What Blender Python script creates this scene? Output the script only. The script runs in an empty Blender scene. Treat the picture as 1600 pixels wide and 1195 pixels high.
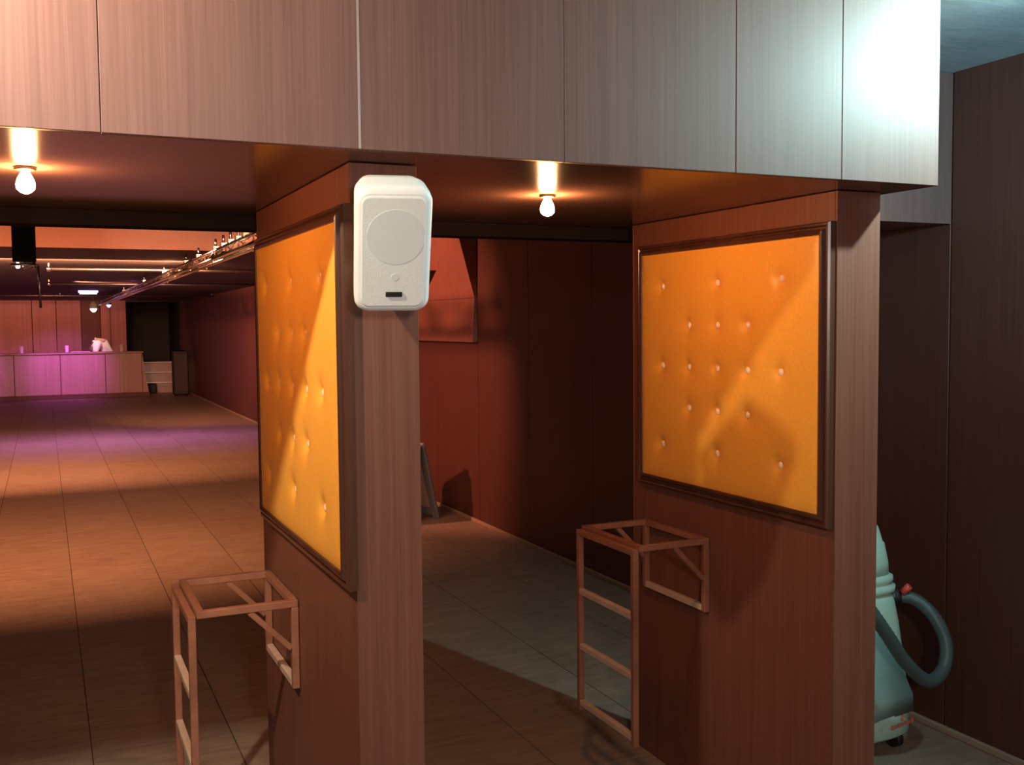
import bpy, bmesh, math, random
from mathutils import Vector, Matrix
random.seed(7)
sc = bpy.context.scene
C = sc.collection
PI = math.pi

# ------------------------------------------------------------------ camera
cd = bpy.data.cameras.new('camera')
cam = bpy.data.objects.new('camera', cd); C.objects.link(cam)
cd.sensor_width = 36.0; cd.lens = 36.0; cd.clip_start = 0.05; cd.clip_end = 200
YAW, PITCH, ROLL = 0.42835, -0.05809, -0.00952
fw = Vector((math.sin(YAW)*math.cos(PITCH), math.cos(YAW)*math.cos(PITCH), math.sin(PITCH)))
r0 = Vector((math.cos(YAW), -math.sin(YAW), 0)); u0 = r0.cross(fw)
rr = r0*math.cos(ROLL) + u0*math.sin(ROLL); uu = -r0*math.sin(ROLL) + u0*math.cos(ROLL)
cam.matrix_world = Matrix(((rr.x, uu.x, -fw.x, 0), (rr.y, uu.y, -fw.y, 0), (rr.z, uu.z, -fw.z, 1.6), (0, 0, 0, 1)))
sc.camera = cam

# ------------------------------------------------------------------ world, exposure, lights
w = bpy.data.worlds.new('world'); sc.world = w; w.use_nodes = True
w.node_tree.nodes['Background'].inputs[0].default_value = (1.0, 0.52, 0.44, 1)
w.node_tree.nodes['Background'].inputs[1].default_value = 0.10
sc.view_settings.view_transform = 'Standard'; sc.view_settings.look = 'None'
sc.view_settings.exposure = 0.0; sc.view_settings.gamma = 1.0
sc.view_settings.use_curve_mapping = False

def light(name, kind, loc, target, energy, col, **kw):
    ld = bpy.data.lights.new(name, kind); ld.energy = energy; ld.color = col
    for k, v in kw.items(): setattr(ld, k, v)
    o = bpy.data.objects.new(name, ld); C.objects.link(o); o.location = loc
    if target is not None:
        o.rotation_euler = (Vector(target)-Vector(loc)).to_track_quat('-Z', 'Y').to_euler()
    return o
# lamps of the room in front of the canopy, and an added cool fill
light('cool_ceiling_spot', 'SPOT', (2.64, 1.58, 2.44), (1.98, 2.05, 2.14), 150, (0.62, 1.0, 0.98), spot_size=math.radians(150), spot_blend=1.0, shadow_soft_size=0.025)
light('cool_fill', 'SPOT', (2.15, 0.75, 2.10), (3.13, 2.15, 2.48), 230, (0.30, 0.76, 1.0), spot_size=math.radians(88), spot_blend=1.0, shadow_soft_size=0.06)  # unseen fill, added to tint the upper right wall and ceiling blue
light('warm_ceiling_spot', 'SPOT', (-0.50, 1.55, 2.44), (-0.33, 2.05, 2.32), 205, (1.0, 0.86, 0.66), spot_size=math.radians(135), spot_blend=1.0, shadow_soft_size=0.025)
light('front_room_lamp', 'POINT', (0.1, -1.2, 1.95), None, 140, (1.0, 0.93, 0.86), shadow_soft_size=0.12)
# orange wash batten on the hall ceiling behind the canopy, plus an added far fill
light('orange_wash', 'AREA', (-0.6, 6.1, 2.40), (-0.6, 7.9, 0.8), 150, (1.0, 0.41, 0.19), shape='RECTANGLE', size=4.0, size_y=0.12, spread=math.radians(110))
light('orange_fill_far', 'AREA', (-0.6, 10.5, 2.20), (-0.6, 17.5, 0.0), 330, (1.0, 0.40, 0.20), shape='RECTANGLE', size=4.0, size_y=0.12, spread=math.radians(140))  # second wash, added to carry orange light onto the far floor
light('red_wash_wall', 'SPOT', (0.2, 8.0, 2.35), (3.1, 8.6, 1.2), 430, (1.0, 0.34, 0.19), spot_size=math.radians(70), spot_blend=0.5, shadow_soft_size=0.05)
# violet stage lights down the hall, then warm lights and added fills
for vx_ in (-1.75, 0.42):
    light('violet_bar_spot', 'SPOT', (vx_, 22.7, 2.2), (vx_, 24.8, 0.85), 420, (0.78, 0.17, 1.0), spot_size=math.radians(52), spot_blend=0.9, shadow_soft_size=0.04)
light('violet_floor_batten', 'AREA', (0.8, 15.4, 2.2), (0.8, 15.4, 0), 34, (0.72, 0.28, 1.0), shape='RECTANGLE', size=3.2, size_y=0.1, spread=math.radians(100))
light('back_bar_wash', 'AREA', (-0.5, 25.6, 2.2), (-0.5, 26.8, 1.0), 36, (1.0, 0.33, 0.25), shape='RECTANGLE', size=5.0, size_y=0.2)
light('hall_side_fill', 'SPOT', (0.4, 15.5, 2.18), (3.1, 19.0, 1.2), 620, (1.0, 0.42, 0.28), spot_size=math.radians(80), spot_blend=0.8, shadow_soft_size=0.05)  # added fill that brightens the far right wall
light('bar_fill', 'SPOT', (1.0, 24.9, 2.2), (1.2, 25.6, 1.2), 55, (1.0, 0.80, 0.58), spot_size=math.radians(60), spot_blend=0.8, shadow_soft_size=0.04)  # added downlight, brightens the bent person and the counter top
light('truss_spot', 'SPOT', (0.95, 6.2, 2.36), (1.17, 7.1, 2.12), 60, (1.0, 0.85, 0.6), spot_size=math.radians(60), spot_blend=0.5, shadow_soft_size=0.03)

# ------------------------------------------------------------------ materials
def newmat(name):
    m = bpy.data.materials.new(name); m.use_nodes = True
    nt = m.node_tree; return m, nt, nt.nodes['Principled BSDF']
def flat(name, col, rough=0.5, metal=0.0, spec=0.5, var=0.0, scale=30, emit=None, estr=0, bump=0.0):
    m, nt, b = newmat(name)
    b.inputs['Roughness'].default_value = rough; b.inputs['Metallic'].default_value = metal
    b.inputs['Specular IOR Level'].default_value = spec
    g = nt.nodes.new('ShaderNodeNewGeometry')
    n = nt.nodes.new('ShaderNodeTexNoise'); n.inputs['Scale'].default_value = scale; n.inputs['Detail'].default_value = 3
    nt.links.new(g.outputs['Position'], n.inputs['Vector'])
    r = nt.nodes.new('ShaderNodeValToRGB')
    r.color_ramp.elements[0].position = .3; r.color_ramp.elements[1].position = .7
    r.color_ramp.elements[0].color = tuple(c*(1-var) for c in col)+(1,)
    r.color_ramp.elements[1].color = tuple(min(1, c*(1+var)) for c in col)+(1,)
    nt.links.new(n.outputs[0], r.inputs[0]); nt.links.new(r.outputs[0], b.inputs['Base Color'])
    if bump:
        bp = nt.nodes.new('ShaderNodeBump'); bp.inputs['Strength'].default_value = bump; bp.inputs['Distance'].default_value = .002
        nt.links.new(n.outputs[0], bp.inputs['Height']); nt.links.new(bp.outputs[0], b.inputs['Normal'])
    if emit:
        b.inputs['Emission Color'].default_value = emit+(1,); b.inputs['Emission Strength'].default_value = estr
    return m
def wood(name, dark, lite, rough=0.4, scale=(60, 60, 1.3), coat=0.0, spec=0.5, fine=0.5):
    m, nt, b = newmat(name)
    L = nt.links.new
    g = nt.nodes.new('ShaderNodeNewGeometry')
    mp = nt.nodes.new('ShaderNodeMapping'); mp.inputs['Scale'].default_value = scale
    L(g.outputs['Position'], mp.inputs['Vector'])
    n = nt.nodes.new('ShaderNodeTexNoise'); n.inputs['Scale'].default_value = 1.0; n.inputs['Detail'].default_value = 5; n.inputs['Roughness'].default_value = .65; n.inputs['Distortion'].default_value = .6
    L(mp.outputs[0], n.inputs['Vector'])
    mp2 = nt.nodes.new('ShaderNodeMapping'); mp2.inputs['Scale'].default_value = tuple(s*.16 for s in scale)
    L(g.outputs['Position'], mp2.inputs['Vector'])
    n2 = nt.nodes.new('ShaderNodeTexNoise'); n2.inputs['Scale'].default_value = 1.0; n2.inputs['Detail'].default_value = 2; n2.inputs['Distortion'].default_value = 1.2
    L(mp2.outputs[0], n2.inputs['Vector'])
    mx = nt.nodes.new('ShaderNodeMix'); mx.inputs[0].default_value = 1-fine
    L(n.outputs[0], mx.inputs[2]); L(n2.outputs[0], mx.inputs[3])
    r = nt.nodes.new('ShaderNodeValToRGB')
    r.color_ramp.elements[0].position = .36; r.color_ramp.elements[1].position = .66
    r.color_ramp.elements[0].color = dark+(1,); r.color_ramp.elements[1].color = lite+(1,)
    L(mx.outputs[0], r.inputs[0]); L(r.outputs[0], b.inputs['Base Color'])
    b.inputs['Roughness'].default_value = rough; b.inputs['Specular IOR Level'].default_value = spec
    if coat: b.inputs['Coat Weight'].default_value = coat; b.inputs['Coat Roughness'].default_value = .2
    bp = nt.nodes.new('ShaderNodeBump'); bp.inputs['Strength'].default_value = .12; bp.inputs['Distance'].default_value = .001
    L(n.outputs[0], bp.inputs['Height']); L(bp.outputs[0], b.inputs['Normal'])
    return m

M = {}
M['veneer'] = wood('walnut_veneer', (0.140, 0.046, 0.028), (0.205, 0.074, 0.046), .45, spec=.35, scale=(150, 150, 2.2), fine=.7)
M['fascia'] = wood('fascia_sheen_veneer', (0.118, 0.052, 0.041), (0.170, 0.080, 0.064), .5, scale=(150, 150, 2.2), fine=.7, spec=.5)  # pillar veneer greyed, the sheen of the lamps is put into the colour
M['lip'] = flat('unlit_black_brown', (0.013, 0.009, 0.009), .9, spec=.05, var=.1)  # near-black base paints the unlit look of the rear lip
M['wall'] = wood('dark_wall_veneer', (0.080, 0.026, 0.017), (0.112, 0.038, 0.025), .5, spec=.35, scale=(130, 130, 2.2), fine=.7)
M['soffit'] = wood('soffit_laminate', (0.10, 0.055, 0.043), (0.15, 0.080, 0.062), .17, scale=(2, 110, 110), fine=.7)
M['moulding'] = wood('moulding_wood', (0.045, 0.016, 0.010), (0.10, 0.035, 0.020), .28)
M['stand'] = wood('stand_wood', (0.22, 0.080, 0.043), (0.35, 0.14, 0.080), .32, scale=(18, 18, 18))
M['lit_wood'] = wood('lit_rung_wood', (0.50, 0.33, 0.23), (0.68, 0.48, 0.36), .35, scale=(18, 18, 18))  # stand wood paled: lamp light on rungs and wall rails put into colour
M['dark'] = flat('black_paint', (0.012, 0.011, 0.011), .6, var=.2)
M['ceil_dark'] = flat('dark_ceiling_paint', (0.05, 0.035, 0.033), .7, var=.15, scale=4)
M['salmon'] = flat('salmon_paint', (0.66, 0.30, 0.22), .7, var=.05, scale=6)
M['plaster'] = wood('ribbed_ceiling', (0.30, 0.31, 0.31), (0.44, 0.45, 0.44), .75, scale=(14, 60, 60), spec=.2)
M['leather'] = flat('orange_leather', (0.88, 0.40, 0.055), .42, var=.04, scale=90, bump=.15)
M['button'] = flat('button_leather', (0.95, 0.66, 0.42), .3)
M['white'] = flat('white_plastic', (0.88, 0.88, 0.86), .45, var=.01)
M['grille'] = flat('white_grille', (0.86, 0.88, 0.85), .6, var=.03, scale=400, bump=.4)
M['grille_d'] = flat('grille_driver', (0.76, 0.80, 0.78), .6, var=.03, scale=400)  # drivers showing through the grille
M['chrome'] = flat('chrome', (0.75, 0.72, 0.68), .22, metal=1, var=.05)
M['steel'] = flat('dull_steel', (0.42, 0.38, 0.35), .35, metal=1, var=.1)
M['brass'] = flat('lamp_rim_metal', (0.25, 0.17, 0.12), .3, metal=1)
M['mint'] = flat('mint_plastic', (0.48, 0.70, 0.60), .42, var=.03)
M['mint_d'] = flat('smoky_tank', (0.27, 0.40, 0.37), .28, var=.12, scale=9)
M['hose'] = flat('hose_rubber', (0.065, 0.10, 0.10), .45, var=.1)
M['red'] = flat('red_plastic', (0.75, 0.08, 0.06), .4)
M['logo'] = flat('red_print', (0.62, 0.16, 0.12), .5)
M['tan'] = wood('beading_wood', (0.30, 0.20, 0.14), (0.42, 0.30, 0.22), .4, scale=(40, 1.5, 40))
M['strip'] = flat('aluminium_strip', (0.55, 0.5, 0.48), .35, metal=.7, var=.05)
M['grey_step'] = flat('grey_step_paint', (0.42, 0.36, 0.34), .7, var=.1)
M['grey_frame'] = flat('grey_plastic_frame', (0.16, 0.17, 0.19), .45, var=.05)
M['cream'] = flat('cream_board', (0.55, 0.42, 0.30), .6, var=.05)
M['red_wood'] = wood('red_panel_wood', (0.26, 0.10, 0.07), (0.34, 0.13, 0.09), .5)
M['bar_front'] = wood('bar_front_veneer', (0.30, 0.155, 0.145), (0.41, 0.215, 0.20), .4)
M['back_wood'] = wood('bar_wall_veneer', (0.20, 0.06, 0.045), (0.32, 0.10, 0.075), .4)
M['shirt'] = flat('white_shirt', (0.80, 0.72, 0.58), .8, var=.04, scale=12)
M['trouser'] = flat('dark_trousers', (0.03, 0.03, 0.035), .8)
M['skin'] = flat('skin', (0.50, 0.30, 0.22), .5, var=.05)
M['hair'] = flat('brown_hair', (0.10, 0.06, 0.04), .6, var=.2, scale=80)
M['glass'] = flat('pale_glass', (0.75, 0.6, 0.55), .15)
M['bulb'] = flat('halogen_bulb', (1, .8, .6), .3, emit=(1.0, 0.45, 0.17), estr=850)
M['violet'] = flat('violet_tube', (.5, .4, 1), .3, emit=(0.45, 0.38, 1.0), estr=6)
M['small_lamp'] = flat('small_lamp', (1, .8, .7), .3, emit=(1.0, 0.75, 0.6), estr=4)

# floor: tiles with a mottled wood-vinyl look
def tile_mat():
    m, nt, b = newmat('vinyl_tile'); L = nt.links.new
    g = nt.nodes.new('ShaderNodeNewGeometry')
    mp = nt.nodes.new('ShaderNodeMapping'); mp.inputs['Scale'].default_value = (3.0, 14.0, 1)
    L(g.outputs['Position'], mp.inputs['Vector'])
    n = nt.nodes.new('ShaderNodeTexNoise'); n.inputs['Scale'].default_value = 1.7; n.inputs['Detail'].default_value = 7; n.inputs['Roughness'].default_value = .62; n.inputs['Distortion'].default_value = .9
    L(mp.outputs[0], n.inputs['Vector'])
    oi = nt.nodes.new('ShaderNodeObjectInfo')
    ad = nt.nodes.new('ShaderNodeMath'); ad.operation = 'MULTIPLY_ADD'; ad.inputs[1].default_value = .10; L(oi.outputs['Random'], ad.inputs[0]); L(n.outputs[0], ad.inputs[2])
    r = nt.nodes.new('ShaderNodeValToRGB')
    r.color_ramp.elements[0].position = .34; r.color_ramp.elements[1].position = .75
    r.color_ramp.elements[0].color = (0.22, 0.145, 0.105, 1); r.color_ramp.elements[1].color = (0.35, 0.255, 0.19, 1)
    L(ad.outputs[0], r.inputs[0]); L(r.outputs[0], b.inputs['Base Color'])
    b.inputs['Roughness'].default_value = .48; b.inputs['Specular IOR Level'].default_value = .4
    return m
M['tile'] = tile_mat()
M['joint'] = flat('floor_joint', (0.06, 0.035, 0.025), .8)

# ------------------------------------------------------------------ mesh helpers
class MB:
    """collects shapes (world or local coordinates) and links them as one mesh object"""
    def __init__(s): s.bm = bmesh.new()
    def add(s, verts, faces):
        vs = [s.bm.verts.new(v) for v in verts]
        for f in faces:
            try: s.bm.faces.new([vs[i] for i in f])
            except ValueError: pass
        return vs
    def box(s, x0, x1, y0, y1, z0, z1, bev=0.0, seg=1):
        t = bmesh.new(); bmesh.ops.create_cube(t, size=1)
        for v in t.verts: v.co = Vector(((x0+x1)/2+v.co.x*(x1-x0), (y0+y1)/2+v.co.y*(y1-y0), (z0+z1)/2+v.co.z*(z1-z0)))
        if bev: bmesh.ops.bevel(t, geom=t.edges[:], offset=bev, segments=seg, affect='EDGES', profile=.5)
        s.merge(t); return s
    def merge(s, t, mat=None):
        if mat is not None: t.transform(mat)
        mp = {v: s.bm.verts.new(v.co) for v in t.verts}
        for f in t.faces:
            nf = s.bm.faces.new([mp[v] for v in f.verts]); nf.smooth = f.smooth
        t.free(); return s
    def tube(s, pts, rad, n=10, closed=False, caps=True):
        pts = [Vector(p) for p in pts]; N = len(pts)
        rads = rad if isinstance(rad, (list, tuple)) else [rad]*N
        rings = []; up = None
        for i, p in enumerate(pts):
            a = pts[(i-1) % N] if (closed or i > 0) else p; b = pts[(i+1) % N] if (closed or i < N-1) else p
            t = (b-a).normalized()
            if up is None:
                up = Vector((0, 0, 1)) if abs(t.z) < .9 else Vector((1, 0, 0))
            x = t.cross(up).normalized(); up = x.cross(t).normalized()
            rings.append([s.bm.verts.new(p+(x*math.cos(k*2*PI/n)+up*math.sin(k*2*PI/n))*rads[i]) for k in range(n)])
        for i in range(N if closed else N-1):
            A, B = rings[i], rings[(i+1) % N]
            for k in range(n):
                f = s.bm.faces.new((A[k], A[(k+1) % n], B[(k+1) % n], B[k])); f.smooth = True
        if caps and not closed: s.bm.faces.new(rings[0][::-1]); s.bm.faces.new(rings[-1])
        return s
    def lathe(s, prof, cx=0, cy=0, n=24, smooth=True):
        rings = [[s.bm.verts.new((cx+r*math.cos(k*2*PI/n), cy+r*math.sin(k*2*PI/n), z)) for k in range(n)] for r, z in prof]
        for A, B in zip(rings, rings[1:]):
            for k in range(n):
                f = s.bm.faces.new((A[k], A[(k+1) % n], B[(k+1) % n], B[k])); f.smooth = smooth
        s.bm.faces.new(rings[0][::-1]); s.bm.faces.new(rings[-1]); return s
    def loft(s, rings, smooth=True, caps=True):
        R = [[s.bm.verts.new(p) for p in ring] for ring in rings]; n = len(R[0])
        for A, B in zip(R, R[1:]):
            for k in range(n):
                f = s.bm.faces.new((A[k], A[(k+1) % n], B[(k+1) % n], B[k])); f.smooth = smooth
        if caps: s.bm.faces.new(R[0][::-1]); s.bm.faces.new(R[-1])
        return s
    def bar(s, a, b, wdt, hgt, side=None, bev=.0015):
        """rectangular bar from a to b"""
        a, b = Vector(a), Vector(b); d = b-a; L_ = d.length; z = d.normalized()
        x = Vector(side) if side is not None else (Vector((1, 0, 0)) if abs(z.x) < .9 else Vector((0, 1, 0)))
        x = (x-z*x.dot(z)).normalized(); y = z.cross(x)
        t = bmesh.new(); bmesh.ops.create_cube(t, size=1)
        for v in t.verts: v.co = Vector((v.co.x*wdt, v.co.y*hgt, v.co.z*L_))
        if bev: bmesh.ops.bevel(t, geom=t.edges[:], offset=bev, segments=1, affect='EDGES')
        c = (a+b)/2
        s.merge(t, Matrix(((x.x, y.x, z.x, c.x), (x.y, y.y, z.y, c.y), (x.z, y.z, z.z, c.z), (0, 0, 0, 1)))); return s
    def build(s, name, mat, parent=None, off=None, smooth=False):
        bmesh.ops.recalc_face_normals(s.bm, faces=s.bm.faces[:])
        me = bpy.data.meshes.new(name)
        if off is not None: s.bm.transform(Matrix.Translation(-Vector(off)))
        if smooth:
            for f in s.bm.faces: f.smooth = True
        s.bm.to_mesh(me); s.bm.free()
        me.materials.append(M[mat] if isinstance(mat, str) else mat)
        o = bpy.data.objects.new(name, me); C.objects.link(o)
        if parent is not None: o.parent = parent
        return o
def mb(): return MB()
def thing(name, label, cat, loc=(0, 0, 0), group=None, kind=None):
    o = bpy.data.objects.new(name, None); C.objects.link(o); o.location = loc; o.empty_display_size = .1
    if label: o['label'] = label
    if cat: o['category'] = cat
    if group: o['group'] = group
    if kind: o['kind'] = kind
    return o
def tag(o, label, cat, group=None, kind=None):
    o['label'] = label; o['category'] = cat
    if group: o['group'] = group
    if kind: o['kind'] = kind
    return o
def struct(o, label=None):
    o['kind'] = 'structure'
    if label: o['label'] = label
    return o
def copy_tree(o, loc, label=None):
    r = o.copy(); C.objects.link(r); r.location = loc
    if label: r['label'] = label
    for ch in list(o.children):
        c = ch.copy(); C.objects.link(c); c.parent = r
        for g in list(ch.children):
            d = g.copy(); C.objects.link(d); d.parent = c
    return r
def inst(o, loc, parent):
    c = o.copy(); C.objects.link(c); c.location = loc; c.parent = parent; return c

# ------------------------------------------------------------------ dimensions (metres, camera eye 1.6 m above the floor)
XW = 3.13           # right wall
ZS = 1.957          # canopy soffit
YF = 2.05           # fascia face
YB = 3.48           # canopy rear edge
ZC = 2.52           # room ceiling
ZL = 2.236          # low hall ceiling
YL = 9.0            # where the low hall ceiling starts
YE = 26.8           # end wall

# ------------------------------------------------------------------ floor with tiles
fl = struct(mb().box(-6, 3.4, -2.5, 30, -.12, -.004).build('floor', 'joint'), 'brown mottled vinyl tile floor with dark joints')
TX, TY = .507, 1.37
t0 = mb().box(-TX/2+.0022, TX/2-.0022, -TY/2+.0009, TY/2-.0009, -.0045, 0).build('tile', 'tile', fl)
first = True
for i in range(-6, 6):
    for j in range(-2, 18):
        x = .116+TX*(i+.5); y = 5.908+TY*(j-3+.5)
        p = (x, y, random.uniform(-.0006, .0004))
        if first: t0.location = p; first = False
        else: inst(t0, p, fl)

# ------------------------------------------------------------------ walls
wr = struct(mb().box(XW+.01, XW+.15, -2.5, 30, 0, 2.6).build('wall_right', 'dark'), 'dark walnut panelled wall along the right side')
PW = .93
pa = mb().box(XW, XW+.012, -PW/2+.003, PW/2-.003, .0, 2.6, .0015).build('panel', 'wall', wr)
for k in range(-5, 26):
    y = 2.85+PW*(k+.5)
    if k == -5: pa.location = (0, y, 0)
    else: inst(pa, (0, y, 0), wr)
bb = struct(mb().bar((XW-.009, -2.5, .014), (XW-.009, 26.7, .014), .018, .028, (1, 0, 0), .004).build('baseboard_right', 'tan'), 'thin pale wooden beading along the foot of the right wall')
wl = struct(mb().box(-6.1, -6.0, -2.5, 30, 0, 2.6).build('wall_left', 'wall'))
# end wall behind the bar, with an opening to the steps on its right
we = struct(mb().box(-6, 1.86, YE+.012, YE+.1, 0, 2.3).box(1.86, XW+.01, YE+.012, YE+.1, 2.2, 2.3).build('wall_back', 'dark'), 'red-lit panelled wall behind the far bar')
xs = [-6, -4.4, -3.3, -2.2, -1.2, -.23, .29, .84, 1.27, 1.49, 1.86]
for i, (a, b) in enumerate(zip(xs, xs[1:])):
    d = .05 if (b-a) < .3 or abs(a+.23) < .01 else 0.0
    mb().box(a+.006, b-.006, YE-d, YE+.014, 0, 2.25, .004).build('panel', 'back_wood' if abs(a-.84) > .01 else 'wall', we)
struct(mb().box(1.5, 3.6, 29.5, 29.6, 0, 2.4).build('wall_corridor', 'dark'))

# ------------------------------------------------------------------ ceilings
struct(mb().box(-6, XW+.15, -2.5, YB-.1, ZC, ZC+.1).build('ceiling', 'plaster'), 'pale ribbed ceiling in front of the canopy')
struct(mb().box(-6, XW+.15, YB-.1, YL+.2, 2.42, 2.52).build('ceiling_hall_high', 'ceil_dark'), 'dark hall ceiling behind the canopy')
struct(mb().box(-6, XW+.01, YL+.03, 30, ZL, ZL+.25).build('ceiling_hall_low', 'ceil_dark'), 'low dark ceiling over the far hall')
struct(mb().box(-6, XW, YL, YL+.03, ZL, 2.42).build('trim_1', 'salmon'), 'salmon-orange band along the ceiling step in the hall')

# ------------------------------------------------------------------ canopy over the pillars
cn = thing('canopy', 'deep walnut-veneered canopy with plank fascia spanning above the tufted pillars', 'canopy', (0, 0, 0))
mb().box(-5, 2.19, YF+.014, YF+.04, ZS+.004, ZC-.01).build('fascia_backing', 'wall', cn)
seams = [-5.0, -4.31, -3.82, -3.33, -2.84, -2.35, -1.86, -1.37, -.88, -.38, .109, .60, 1.071, 1.537, 1.867, 2.202]
for a, b in zip(seams, seams[1:]):
    mb().box(a+.0007, b-.0007, YF, YF+.015, ZS, ZC-.004, .0012).build('fascia_panel', 'fascia', cn)
mb().box(.5975, .6025, YF-.0008, YF+.004, ZS+.001, ZC-.004).build('joint_strip', 'strip', cn)
mb().box(-5, 2.19, YF+.016, YB, ZS, ZS+.018, .001).build('soffit', 'soffit', cn)
mb().box(2.186, 2.202, YF+.016, 2.85, ZS, ZC-.004, .001).build('end_panel', 'veneer', cn)
mb().box(2.203, XW-.001, 2.85, 2.866, ZS, ZC-.004, .001).build('return_fascia', 'fascia', cn)
mb().box(2.19, XW-.001, 2.867, YB, ZS, ZS+.018, .001).build('return_soffit', 'soffit', cn)
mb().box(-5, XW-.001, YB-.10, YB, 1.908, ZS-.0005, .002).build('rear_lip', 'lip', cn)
mb().box(-5, XW-.001, YB-.02, YB, ZS+.019, 2.41).build('rear_fascia', 'wall', cn)

# ------------------------------------------------------------------ pillars
T = .155; Y0, Y1 = 2.21, 3.29
def make_pillar(label):
    t = thing('pillar', label, 'pillar', (0, 0, 0), 'walnut pillars under the canopy')
    h = ZS-.002
    mb().box(.008, T-.008, Y0+.008, Y1-.008, 0, h).build('core', 'dark', t)
    mb().box(0, T, Y0, Y0+.009, 0, h, .001).build('front_panel', 'veneer', t)
    mb().box(0, T, Y1-.009, Y1, 0, h, .001).build('back_panel', 'veneer', t)
    mb().box(0, .009, Y0+.0095, Y1-.0095, 0, h, .0008).build('side_panel', 'veneer', t)
    mb().box(T-.009, T, Y0+.0095, Y1-.0095, 0, h, .0008).build('side_panel', 'veneer', t)
    return t
PX1, PX2 = .622, 1.999
p1 = make_pillar('walnut-veneered pillar carrying the white loudspeaker on its front edge'); p1.location = (PX1, 0, 0)
p2 = copy_tree(p1, (PX2, 0, 0), 'walnut-veneered pillar standing beside the mint-green vacuum cleaner')

# ------------------------------------------------------------------ tufted panels
BY = [2.422, 2.580, 2.736, 2.896, 3.056]; BZ = [1.169, 1.307, 1.446, 1.586, 1.722]
BUT = [(0, 4), (2, 4), (4, 4), (1, 3), (2, 3), (3, 3), (0, 2), (1, 2), (2, 2), (3, 2), (4, 2), (1, 1), (2, 1), (3, 1), (0, 0), (2, 0), (4, 0)]
def make_panel(label):
    t = thing('upholstered_panel', label, 'wall panel', (0, 0, 0), 'orange tufted panels')
    ya, yb, za, zb = 2.236, 3.195, 1.036, 1.850
    # padded leather face, towards -X
    ny, nz = 96, 80; b = MB(); grid = []
    cent = [(BY[i], BZ[j]) for i, j in BUT]
    for j in range(nz+1):
        row = []
        for i in range(ny+1):
            y = ya+(yb-ya)*i/ny; z = za+(zb-za)*j/nz
            e = min(y-ya, yb-y, z-za, zb-z)
            d = .020+.011*(1-math.exp(-e/.018))
            for cy, cz in cent:
                q = math.hypot(y-cy, z-cz)
                if q < .14: d -= .0120*math.exp(-(q/.017)**2)+.0075*math.exp(-(q/.042)**2)
            row.append(b.bm.verts.new((-d, y, z)))
        grid.append(row)
    for j in range(nz):
        for i in range(ny):
            f = b.bm.faces.new((grid[j][i], grid[j][i+1], grid[j+1][i+1], grid[j+1][i])); f.smooth = True
    b.box(-.007, -.0005, ya, yb, za, zb)
    b.build('pad', 'leather', t)
    # moulded frame: each rail a stepped profile
    w_ = .038
    prof = [(0, 0), (-.020, 0), (-.026, .004), (-.026, .010), (-.021, .014), (-.021, .019), (-.031, .023), (-.033, .029), (-.030, .035), (-.022, w_), (0, w_)]
    def rail(p, q, inward, name='frame_rail'):
        p, q = Vector(p), Vector(q); inw = Vector(inward); al = (q-p).normalized(); m_ = MB()
        A = [p+Vector((x, 0, 0))+inw*v+al*v for x, v in prof]; B = [q+Vector((x, 0, 0))+inw*v-al*v for x, v in prof]
        m_.loft([A, B], smooth=False); return m_.build(name, 'moulding', t)
    o = .048
    a, c, e, g = ya-.022, yb+.022, za-.022, zb+.022
    rail((0, a, e), (0, c, e), (0, 0, 1)); rail((0, a, g), (0, c, g), (0, 0, -1))
    rail((0, a, e), (0, a, g), (0, 1, 0)); rail((0, c, e), (0, c, g), (0, -1, 0))
    b0 = None
    for cy, cz in cent:
        if b0 is None:
            m_ = MB(); tmp = bmesh.new(); bmesh.ops.create_uvsphere(tmp, u_segments=10, v_segments=6, radius=.0115)
            for v in tmp.verts: v.co.x *= .6
            for f in tmp.faces: f.smooth = True
            m_.merge(tmp); b0 = m_.build('button', 'button', t); b0.location = (-.0165, cy, cz)
        else: inst(b0, (-.0165, cy, cz), t)
    return t
u1 = make_panel('orange tufted leather panel on the pillar behind the white loudspeaker'); u1.location = (PX1, -.018, -.008)
u2 = copy_tree(u1, (PX2, 0, 0), 'orange tufted leather panel on the pillar beside the vacuum cleaner')

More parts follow.
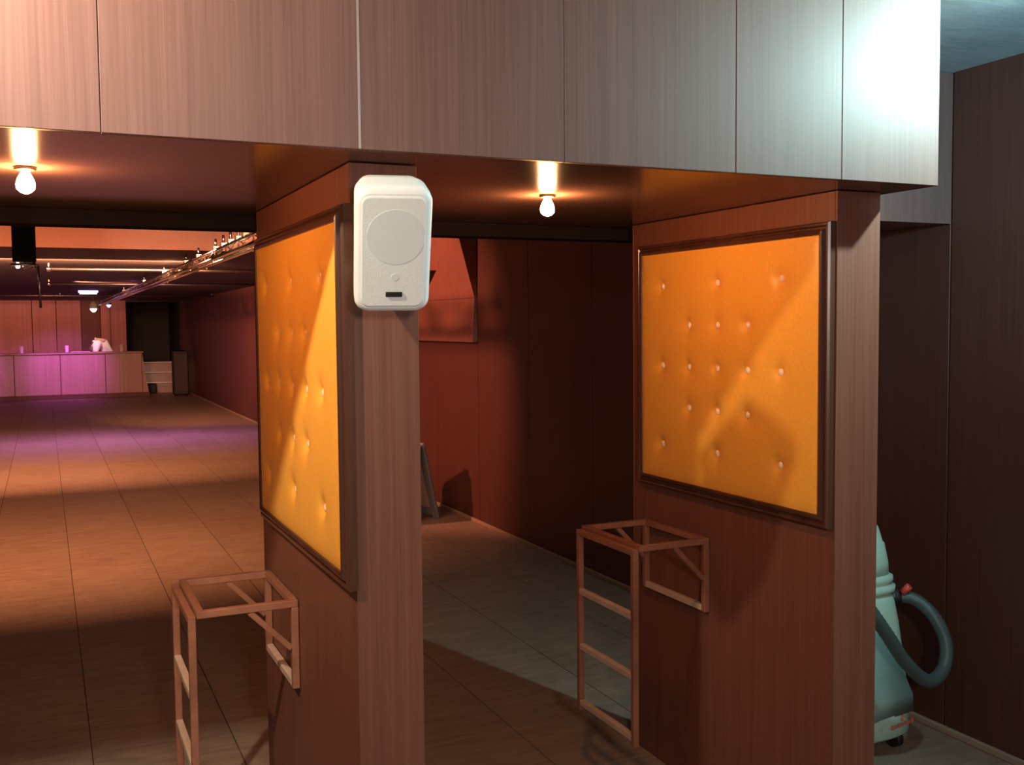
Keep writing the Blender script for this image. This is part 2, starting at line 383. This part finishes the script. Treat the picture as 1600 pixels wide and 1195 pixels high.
# ------------------------------------------------------------------ open wooden stands fixed to the pillars
def make_stand(label):
    t = thing('wooden_stand', label, 'stand', (0, 0, 0), 'open wooden stands on the pillars')
    ya, yb, zt, D = 2.80, 3.19, .868, .275; s = .020
    def part(name, a, b, wd=s, hg=s, side=(1, 0, 0), mat='stand'): return mb().bar(a, b, wd, hg, side).build(name, mat, t)
    # horizontal top frame
    part('top_rail', (-.003, ya+s/2, zt), (-D, ya+s/2, zt), s, s, (0, 1, 0)); part('top_rail', (-.003, yb-s/2, zt), (-D, yb-s/2, zt), s, s, (0, 1, 0))
    part('top_rail', (-s/2-.002, ya+s, zt), (-s/2-.002, yb-s, zt)); part('top_rail', (-D+s/2, ya+s, zt), (-D+s/2, yb-s, zt))
    # ladder-like outer frame hanging from it
    xl = -D-s/2-.002; zb = .215; zl = zt-.012
    lad = part('ladder_stile', (xl, ya+s/2, zl+s/2), (xl, ya+s/2, zb)); part('ladder_stile', (xl, yb-s/2, zl+s/2), (xl, yb-s/2, zb))
    for z in (zl, .645, .447, .243): part('rung', (xl, ya+s, z), (xl, yb-s, z), mat='stand' if z == zl else 'lit_wood')
    # short frame against the pillar with two diagonal braces
    xw = -s/2-.002
    part('wall_stile', (xw, ya+s/2, zt-s/2), (xw, ya+s/2, .628)); part('wall_stile', (xw, yb-s/2, zt-s/2), (xw, yb-s/2, .628))
    part('wall_rail', (xw, ya+s, .640), (xw, yb-s, .640), mat='lit_wood')
    for y in (ya+s/2, yb-s/2): part('brace', (-.135, y, zt-s/2), (-.022, y, .742), .014, .016, (0, 1, 0))
    return t
s2 = make_stand('open wooden stand with hanging ladder frame on the pillar beside the vacuum cleaner'); s2.location = (PX2, 0, 0)
s1 = copy_tree(s2, (PX1, 0.0, -.04), 'open wooden stand with rungs coloured as lit on the pillar carrying the loudspeaker')

# ------------------------------------------------------------------ canopy downlights
def make_lamp(label):
    t = thing('downlight', label, 'lamp', (0, 0, 0), 'small halogen lamps under the canopy')
    mb().lathe([(.022, -.0003), (.024, -.003), (.022, -.007), (.016, -.008), (.014, -.005), (.004, -.005)], n=28).build('rim', 'brass', t)
    mb().lathe([(.007, -.006), (.0105, -.015), (.0165, -.026), (.020, -.038), (.0185, -.049), (.011, -.056), (.003, -.059)], n=20).build('bulb', 'bulb', t)
    return t
l1 = make_lamp('small glowing halogen lamp under the canopy between the two pillars'); l1.location = (1.297, 2.59, ZS)
copy_tree(l1, (-.025, 2.545, ZS), 'small glowing halogen lamp under the canopy at the left edge')

# ------------------------------------------------------------------ white loudspeaker on the front edge of the first pillar
sp = thing('wall_speaker', 'white plastic loudspeaker tilted down on the front of a pillar', 'speaker', (.655, 2.02, 1.757))
sp.rotation_euler = (0, 0, math.radians(-13))
W2, H2, D2 = .077, .134, .150
def rrect(w_, h_, rad, y, n=6):
    pts = []
    for cx, cz, a0 in ((w_-rad, h_-rad, 0), (-w_+rad, h_-rad, PI/2), (-w_+rad, -h_+rad, PI), (w_-rad, -h_+rad, 1.5*PI)):
        for k in range(n+1):
            a = a0+k*PI/2/n; pts.append((cx+rad*math.cos(a), y, cz+rad*math.sin(a)))
    return pts
TL = Matrix.Rotation(math.radians(25), 4, 'X')
def spbuild(m_, name, mat, parent=None): m_.bm.transform(TL); return m_.build(name, mat, parent or sp)
cab = mb().loft([rrect(W2*.70, H2*.74, .02, .112), rrect(W2*.86, H2*.90, .026, .10), rrect(W2*.97, H2*.98, .030, .05), rrect(W2, H2, .030, .0), rrect(W2, H2, .030, -.018), rrect(W2-.003, H2-.003, .028, -.025), rrect(W2-.010, H2-.012, .022, -.031)])
cab = spbuild(cab, 'cabinet', 'white')
g_ = mb().loft([rrect(W2-.012, H2-.016, .018, -.029), rrect(W2-.012, H2-.016, .018, -.033), rrect(W2-.015, H2-.019, .015, -.0345)], smooth=False)
gr = spbuild(g_, 'grille', 'grille')
def disc(rad, x, z, y, th=.0008, n=32):
    m_ = MB(); m_.loft([[(x+rad*math.cos(k*2*PI/n), yy, z+rad*math.sin(k*2*PI/n)) for k in range(n)] for yy in (y, y-th)], smooth=False); return m_
spbuild(disc(.058, .004, .034, -.0344), 'woofer_disc', 'grille_d', gr)
spbuild(disc(.0075, .004, -.052, -.0344), 'tweeter_disc', 'grille_d', gr)
spbuild(mb().box(-.014, .020, -.038, -.034, -.0945, -.084, .001), 'badge', 'dark', gr)
mb().bar((.025, .09, .02), (.045, .168, .045), .03, .03, (1, 0, 0)).build('bracket', 'dark', sp)

# ------------------------------------------------------------------ vacuum cleaner
vx, vy = 2.715, 2.93
vc = thing('vacuum_cleaner', 'mint-green upright vacuum cleaner with dark hose behind the pillar', 'vacuum cleaner', (vx, vy, 0))
def sect(hx, hy, z, ox=0, oy=0, e=3.2, n=36):
    pts = []
    for k in range(n):
        a = 2*PI*k/n; c, s_ = math.cos(a), math.sin(a)
        pts.append((ox+hx*math.copysign(abs(c)**(2/e), c), oy+hy*math.copysign(abs(s_)**(2/e), s_), z))
    return pts
mb().loft([sect(.20, .15, .055), sect(.222, .165, .07), sect(.220, .165, .15), sect(.205, .155, .30), sect(.180, .135, .48), sect(.165, .122, .56), sect(.150, .112, .585)]).build('tank', 'mint', vc)
mb().loft([sect(.150, .112, .583), sect(.168, .124, .590), sect(.170, .125, .612), sect(.150, .112, .618), sect(.150, .112, .622), sect(.162, .120, .630), sect(.160, .119, .648), sect(.146, .108, .655)]).build('collar', 'mint', vc)
mb().loft([sect(.146, .108, .654), sect(.143, .106, .70), sect(.128, .096, .77), sect(.122, .092, .775), sect(.105, .080, .83), sect(.07, .055, .865), sect(.02, .02, .878)]).build('motor_head', 'mint', vc)
# smoky lower container on the front, wedge shaped
ct = MB(); prof = []
ct.loft([[(x, y, z) for x, y, z in ring] for ring in (
    [(-.13, -.168, .13), (.175, -.160, .15), (.175, -.150, .15), (-.13, -.150, .13)],
    [(-.13, -.182, .20), (.160, -.170, .22), (.160, -.145, .22), (-.13, -.145, .20)],
    [(-.13, -.176, .32), (.090, -.166, .36), (.090, -.140, .36), (-.13, -.140, .32)],
    [(-.13, -.150, .46), (.040, -.148, .46), (.040, -.128, .46), (-.13, -.128, .46)])])
ct.build('container', 'mint_d', vc)
# red printed mark: a small emblem over a slanted word-like band
lg = MB()
for k in range(7):
    x = .06+.016*k; lg.box(x, x+.011, -.1675, -.1655, .098+.0022*k, .114+.0022*k-.003*(k % 2))
lg.box(.108, .118, -.1675, -.1655, .124, .136).box(.112, .122, -.1675, -.1655, .139, .150)
lg.build('logo', 'logo', vc)
for sx in (-1, 1):
    for sy in (-1, 1):
        wl_ = mb().tube([(sx*.14-.014, sy*.10, .034), (sx*.14+.014, sy*.10, .034)], .034, 16).build('caster', 'dark', vc)
        mb().bar((sx*.14, sy*.10, .034), (sx*.14, sy*.09, .075), .02, .02).build('fork', 'dark', wl_)
def catmull(P, n=10):
    P = [Vector(p) for p in P]; out = []
    for i in range(len(P)-1):
        a, b, c, d = P[max(i-1, 0)], P[i], P[i+1], P[min(i+2, len(P)-1)]
        for k in range(n):
            t = k/n; out.append(.5*((2*b)+(-a+c)*t+(2*a-5*b+4*c-d)*t*t+(-a+3*b-3*c+d)*t**3))
    out.append(P[-1]); return out
hp = [(2.82, 2.90, .562), (2.882, 2.84, .565), (2.928, 2.80, .553), (2.955, 2.74, .501), (2.971, 2.70, .413), (2.927, 2.67, .333), (2.821, 2.64, .315), (2.693, 2.62, .407), (2.583, 2.60, .529), (2.49, 2.60, .64), (2.44, 2.68, .74), (2.47, 2.80, .80), (2.60, 2.88, .82)]
cp = catmull(hp, 14); rads = [.0235+.0016*((i % 2)*2-1)*.6 for i in range(len(cp))]
mb().tube(cp, rads, 14).build('hose', 'hose', vc, off=(vx, vy, 0))
kb = mb().tube([(2.878, 2.82, .585), (2.893, 2.80, .612)], .013, 12).build('knob', 'red', vc, off=(vx, vy, 0))
mb().tube([(2.86, 2.87, .562), (2.892, 2.835, .564)], .029, 16).build('hose_cuff', 'dark', vc, off=(vx, vy, 0))

# ------------------------------------------------------------------ things seen through the bay
# bent panel high on the right wall
bp = thing('bent_wall_panel', 'reddish bent wooden panel high on the right wall between the pillars', 'wall panel', (3.1, 7.5, 1.45))
def prism(profile, ya, yb):
    m_ = MB(); m_.loft([[(x, ya, z) for x, z in profile], [(x, yb, z) for x, z in profile]], smooth=False); return m_
prism([(3.085, 1.45), (3.128, 1.45), (3.128, 1.80), (3.105, 1.80)], 7.5, 11.2).build('lower_board', 'red_wood', bp, off=(3.1, 7.5, 1.45))
prism([(3.105, 1.803), (3.128, 1.803), (3.128, 2.415), (2.940, 2.415)], 7.5, 11.2).build('upper_board', 'red_wood', bp, off=(3.1, 7.5, 1.45))
wd = MB(); wd.add([(2.99, 8.18, 2.05), (3.02, 8.62, 1.86), (2.975, 8.62, 2.06), (3.05, 8.18, 2.05), (3.08, 8.62, 1.86), (3.05, 8.62, 2.06)], [(0, 1, 2), (3, 5, 4), (0, 3, 4, 1), (1, 4, 5, 2), (2, 5, 3, 0)])
tag(wd.build('wedge_bracket', 'dark'), 'small black wedge on the bent wall panel beside the loudspeaker', 'bracket')
# A-frame board on the floor
af = thing('a_frame_sign', 'cream A-frame floor board in a grey frame just behind the pillar', 'sign', (2.60, 8.0, 0))
def aboard(sg):
    def P(x_off, y, z): return (sg*(.03+(1-z/.64)*.17)+x_off, y, z)
    pan = mb(); pan.loft([[P(o_, -.24, .06) for o_ in (-.006, .006)][::1]+[P(o_, .24, .06) for o_ in (.006, -.006)], [P(o_, -.24, .62) for o_ in (-.006, .006)]+[P(o_, .24, .62) for o_ in (.006, -.006)]], smooth=False)
    fo = pan.build('board', 'cream', af)
    for a, b in (((-.25, .0), (-.25, .64)), ((.25, .0), (.25, .64)), ((-.25, .06), (.25, .06)), ((-.25, .62), (.25, .62))):
        mb().bar(P(0, a[0], a[1]), P(0, b[0], b[1]), .03, .075, (1, 0, 0), .008).build('frame_bar', 'grey_frame', fo)
aboard(1); aboard(-1)
af.rotation_euler = (0, 0, math.radians(28))

# ------------------------------------------------------------------ hall: lighting truss
tr = thing('lighting_truss', 'long chrome lighting truss running down the hall under the dark ceiling', 'truss', (1.16, 5.0, 2.1))
of = (1.16, 5.0, 2.1)
for dx, z in ((-.04, 2.075), (.04, 2.075), (0, 2.145)):
    mb().tube([(1.16+dx, 5.0, z), (1.16+dx, 24.0, z)], .014, 10).build('chord', 'chrome', tr, off=of)
wb = MB(); y = 5.0
while y < 23.9:
    for dx in (-.04, .04):
        wb.tube([(1.16+dx, y, 2.075), (1.16, y+.25, 2.145)], .005, 6); wb.tube([(1.16, y+.25, 2.145), (1.16+dx, y+.5, 2.075)], .005, 6)
    y += .5
wb.build('web_bars', 'chrome', tr, off=of)['kind'] = 'stuff'
cl0 = mb().box(-.022, .022, -.03, .03, .0, .03, .004).tube([(0, 0, .02), (0, 0, .080)], .009, 8).build('clamp', 'chrome', tr)
for i, y in enumerate((6.5, 6.75, 7.05, 7.35, 7.7, 8.6, 9.4, 11.2, 13.5, 17.0)):
    p = (0, y-5.0, .048)
    if i == 0: cl0.location = p
    else: inst(cl0, p, tr)

# pipes below the low ceiling
for y, z, xa, xb, lab in ((11.2, 2.18, .06, 3.10, 'nearer chrome ceiling pipe crossing the hall behind the truss'), (15.0, 2.18, .08, 3.10, 'middle chrome ceiling pipe crossing the hall behind the truss'), (21.0, 2.19, -2.5, 3.10, 'faint farthest ceiling pipe crossing the hall before the bar')):
    t = thing('ceiling_pipe', lab, 'pipe', (xa, y, z), 'pipes under the hall ceiling')
    mb().tube([(0, 0, 0), (xb-xa, 0, 0)], .017, 10).build('pipe', 'steel', t)
    for x in (0, (xb-xa)/2, xb-xa-.05):
        mb().bar((x+.01, 0, .0), (x+.01, 0, ZL-z), .012, .012).build('hanger', 'steel', t)
    mb().tube([(-.012, 0, 0), (.03, 0, 0)], .026, 12).build('end_cap', 'chrome', t)
tag(mb().tube([(.60, 19.5, 2.19), (.88, 19.5, 2.19)], .014, 8).box(.58, .90, 19.47, 19.53, 2.203, ZL, .003).build('violet_tube_light', 'violet'), 'short violet tube light on the dark hall ceiling', 'lamp')
vt = thing('violet_lamp', 'small violet lamp at the far end of the lighting truss', 'lamp', (1.285, 23.4, 2.15))
mb().lathe([(.05, -.08), (.055, -.02), (.03, .02), (.012, .03), (.012, .086)], n=14).build('housing', 'steel', vt)
mb().lathe([(.01, -.14), (.04, -.11), (.045, -.085)], n=14).build('bulb', 'violet', vt)
st = thing('stage_spotlight', 'small pale stage spotlight hanging before the bar wall', 'lamp', (1.02, 24.3, 2.12))
mb().lathe([(.085, -.12), (.08, -.02), (.05, .03), (.012, .045), (.012, .116)], n=16).build('housing', 'white', st)
mb().lathe([(.02, -.20), (.06, -.16), (.075, -.122)], n=16).build('lens', 'small_lamp', st)
# black hanging box with chrome lamp ring
hb = thing('hanging_lamp_box', 'black box hanging from the hall ceiling with small chrome lamps beneath', 'lamp', (-.071, 5.5, 1.914))
mb().box(-.052, .052, -.05, .05, .0, .5055, .006).build('housing', 'dark', hb)
ri = mb().tube([(  .058*math.cos(a*PI/8), .048*math.sin(a*PI/8), -.012) for a in range(16)], .006, 8, closed=True).build('ring', 'chrome', hb)
for x in (-.03, .0, .04):
    mb().lathe([(.004, -.030), (.009, -.026), (.011, -.016), (.007, -.004), (.006, .0)], cx=x, n=12).build('lamp', 'small_lamp' if x < -.01 else 'chrome', hb)
mb().tube([(.058, .0, -.012), (.064, .0, -.22)], .006, 8).build('hanging_rod', 'steel', hb)

# ------------------------------------------------------------------ hall: bar
BX0, BX1, BYF = -5.0, 2.04, 24.8
bar = thing('bar_counter', 'long bar counter with violet-lit veneer front at the far end of the hall', 'bar counter', (BX1, BYF, 0))
bo = (BX1, BYF, 0)
mb().box(BX0, BX1-.02, BYF+.03, BYF+.55, .10, 1.0).build('body', 'wall', bar, off=bo)
bs = [BX0, -3.9, -2.75, -1.68, -.606, .32, 1.25, BX1]
for a, b in zip(bs, bs[1:]): mb().box(a+.006, b-.006, BYF, BYF+.03, .10, .995, .004).build('front_panel', 'bar_front', bar, off=bo)
mb().box(BX0, BX1+.14, BYF-.04, BYF+.56, .0, .10, .006).build('plinth', 'wall', bar, off=bo)
mb().loft([[(BX1-.02, BYF+.0, .10), (BX1+.12, BYF, .10), (BX1+.12, BYF+.5, .10), (BX1-.02, BYF+.5, .10)], [(BX1-.02, BYF, .99), (BX1-.005, BYF, .99), (BX1-.005, BYF+.5, .99), (BX1-.02, BYF+.5, .99)]], smooth=False).build('end_panel', 'bar_front', bar, off=bo)
mb().box(BX0, BX1+.02, BYF-.05, BYF+.60, 1.0, 1.035, .006).build('counter_top', 'bar_front', bar, off=bo)
# pale things on the counter
for x, y, lab in ((.47, 25.05, 'pale glass on the bar left of the bent person'), (1.62, 25.0, 'pale glass on the bar right of the bent person'), (-.45, 25.0, 'pale glass on the bar near the left edge')):
    tag(mb().lathe([(.035, 1.0355), (.036, 1.04), (.045, 1.19), (.041, 1.19), (.033, 1.05), (.004, 1.048)], n=14).build('drinking_glass', 'glass', off=(0, 0, 0)), lab, 'glass', 'glasses on the bar').location = (x, y, 0)
tag(mb().box(.55, .95, 24.95, 25.2, 1.0355, 1.052, .006).build('folded_cloth', 'glass'), 'pale folded cloth lying on the bar left of the bent person', 'cloth')

# ------------------------------------------------------------------ person bending behind the bar
def skin(name, verts, edges, radii, mat, parent, root=0, sub=2):
    me = bpy.data.meshes.new(name); me.from_pydata(verts, edges, []); o = bpy.data.objects.new(name, me); C.objects.link(o)
    if parent is not None: o.parent = parent
    sk = o.modifiers.new('skin', 'SKIN'); sk.use_smooth_shade = True
    ss = o.modifiers.new('sub', 'SUBSURF'); ss.levels = sub; ss.render_levels = sub
    for i, v in enumerate(me.skin_vertices[0].data):
        r_ = radii[i]; v.radius = r_ if isinstance(r_, tuple) else (r_, r_); v.use_root = (i == root)
    me.materials.append(M[mat]); return o
pr = thing('person', 'person in a white shirt bending down behind the far bar', 'person', (1.27, 25.72, 0))
V_ = {'pel': (.10, 0, .92), 'wst': (.06, -.01, 1.12), 'chs': (-.09, -.03, 1.315), 'nk': (-.20, -.09, 1.20), 'hd0': (-.23, -.12, 1.11), 'hd1': (-.26, -.15, 1.02),
      'lsh': (-.12, -.20, 1.25), 'lel': (-.20, -.27, .98), 'lwr': (-.34, -.20, .86), 'lha': (-.42, -.15, .83),
      'rsh': (-.11, .15, 1.25), 'rel': (-.18, .22, .97), 'rwr': (-.33, .16, .86), 'rha': (-.41, .12, .83),
      'lhp': (.10, -.10, .88), 'lkn': (.04, -.11, .48), 'lan': (.12, -.11, .09), 'lto': (-.03, -.12, .045),
      'rhp': (.10, .10, .88), 'rkn': (.05, .11, .48), 'ran': (.14, .11, .09), 'rto': (-.01, .12, .045)}
names = list(V_); ix = {n: i for i, n in enumerate(names)}
E_ = [('pel', 'wst'), ('wst', 'chs'), ('chs', 'nk'), ('nk', 'hd0'), ('hd0', 'hd1'), ('chs', 'lsh'), ('lsh', 'lel'), ('lel', 'lwr'), ('lwr', 'lha'), ('chs', 'rsh'), ('rsh', 'rel'), ('rel', 'rwr'), ('rwr', 'rha'),
      ('pel', 'lhp'), ('lhp', 'lkn'), ('lkn', 'lan'), ('lan', 'lto'), ('pel', 'rhp'), ('rhp', 'rkn'), ('rkn', 'ran'), ('ran', 'rto')]
R_ = {'pel': .12, 'wst': .11, 'chs': .125, 'nk': .055, 'hd0': .075, 'hd1': .07, 'lsh': .06, 'lel': .043, 'lwr': .028, 'lha': .03, 'rsh': .06, 'rel': .043, 'rwr': .028, 'rha': .03,
      'lhp': .085, 'lkn': .06, 'lan': .04, 'lto': .035, 'rhp': .085, 'rkn': .06, 'ran': .04, 'rto': .035}
skin('body', [V_[n] for n in names], [(ix[a], ix[b]) for a, b in E_], [R_[n] for n in names], 'skin', pr, ix['pel'])
def sub_skin(name, ns, es, grow, mat):
    i2 = {n: i for i, n in enumerate(ns)}
    skin(name, [V_[n] for n in ns], [(i2[a], i2[b]) for a, b in es], [R_[n]+grow for n in ns], mat, pr, 0)
sub_skin('shirt', ['wst', 'pel', 'chs', 'nk', 'lsh', 'lel', 'rsh', 'rel'], [('pel', 'wst'), ('wst', 'chs'), ('chs', 'nk'), ('chs', 'lsh'), ('lsh', 'lel'), ('chs', 'rsh'), ('rsh', 'rel')], .028, 'shirt')
sub_skin('trousers', ['pel', 'lhp', 'lkn', 'lan', 'rhp', 'rkn', 'ran'], [('pel', 'lhp'), ('lhp', 'lkn'), ('lkn', 'lan'), ('pel', 'rhp'), ('rhp', 'rkn'), ('rkn', 'ran')], .014, 'trouser')
hm = MB(); tmp = bmesh.new(); bmesh.ops.create_uvsphere(tmp, u_segments=16, v_segments=10, radius=1)
for v in tmp.verts: v.co = Vector((-.240+v.co.x*.09, -.12+v.co.y*.088, 1.065+v.co.z*.10))
for f in tmp.faces: f.smooth = True
hm.merge(tmp); hm.build('hair', 'hair', pr)
# fingers
for sg, base in ((-1, V_['lha']), (1, V_['rha'])):
    for k in range(4):
        b0_ = Vector(base)+Vector((-.02, (k-1.5)*.018, .0))
        skin('finger', [tuple(b0_), tuple(b0_+Vector((-.035, 0, -.012))), tuple(b0_+Vector((-.055-.006*(k in (1, 2)), 0, -.035)))], [(0, 1), (1, 2)], [.009, .0085, .007], 'skin', pr, 0, 1)
    b0_ = Vector(base)+Vector((.02, sg*-.02, .0))
    skin('thumb', [tuple(b0_), tuple(b0_+Vector((-.02, -sg*.03, -.01))), tuple(b0_+Vector((-.045, -sg*.035, -.02)))], [(0, 1), (1, 2)], [.011, .010, .008], 'skin', pr, 0, 1)

# ------------------------------------------------------------------ hall: steps, speaker box, dark opening
stp = thing('steps', 'grey steps rising into the dark opening right of the bar', 'steps', (2.45, 26.0, 0))
for k in range(3):
    mb().box(-.50, .66, .28*k, .28*k+.30+(.6 if k == 2 else 0), 0, .235*(k+1), .01).build('step', 'grey_step', stp)
    mb().box(-.505, .662, .28*k-.02, .28*k+.04, .235*(k+1), .235*(k+1)+.02, .004).build('nosing', 'white', stp)
tag(mb().box(2.18, 2.42, 25.72, 25.93, .0, .24, .03, 2).build('small_bag', 'dark'), 'small black bundle at the foot of the grey steps', 'bag')
bl = thing('floor_speaker', 'tall black loudspeaker cabinet standing against the right wall near the steps', 'speaker', (2.84, 24.6, 0))
mb().box(-.17, .17, -.16, .16, .03, 1.04, .03, 3).build('cabinet', 'dark', bl)
gb = mb().box(-.145, .145, -.172, -.158, .10, .98, .01).build('grille', 'ceil_dark', bl)
for sx in (-1, 1): mb().lathe([(.02, 0), (.02, .032)], cx=sx*.12, cy=0, n=10).build('foot', 'dark', bl)
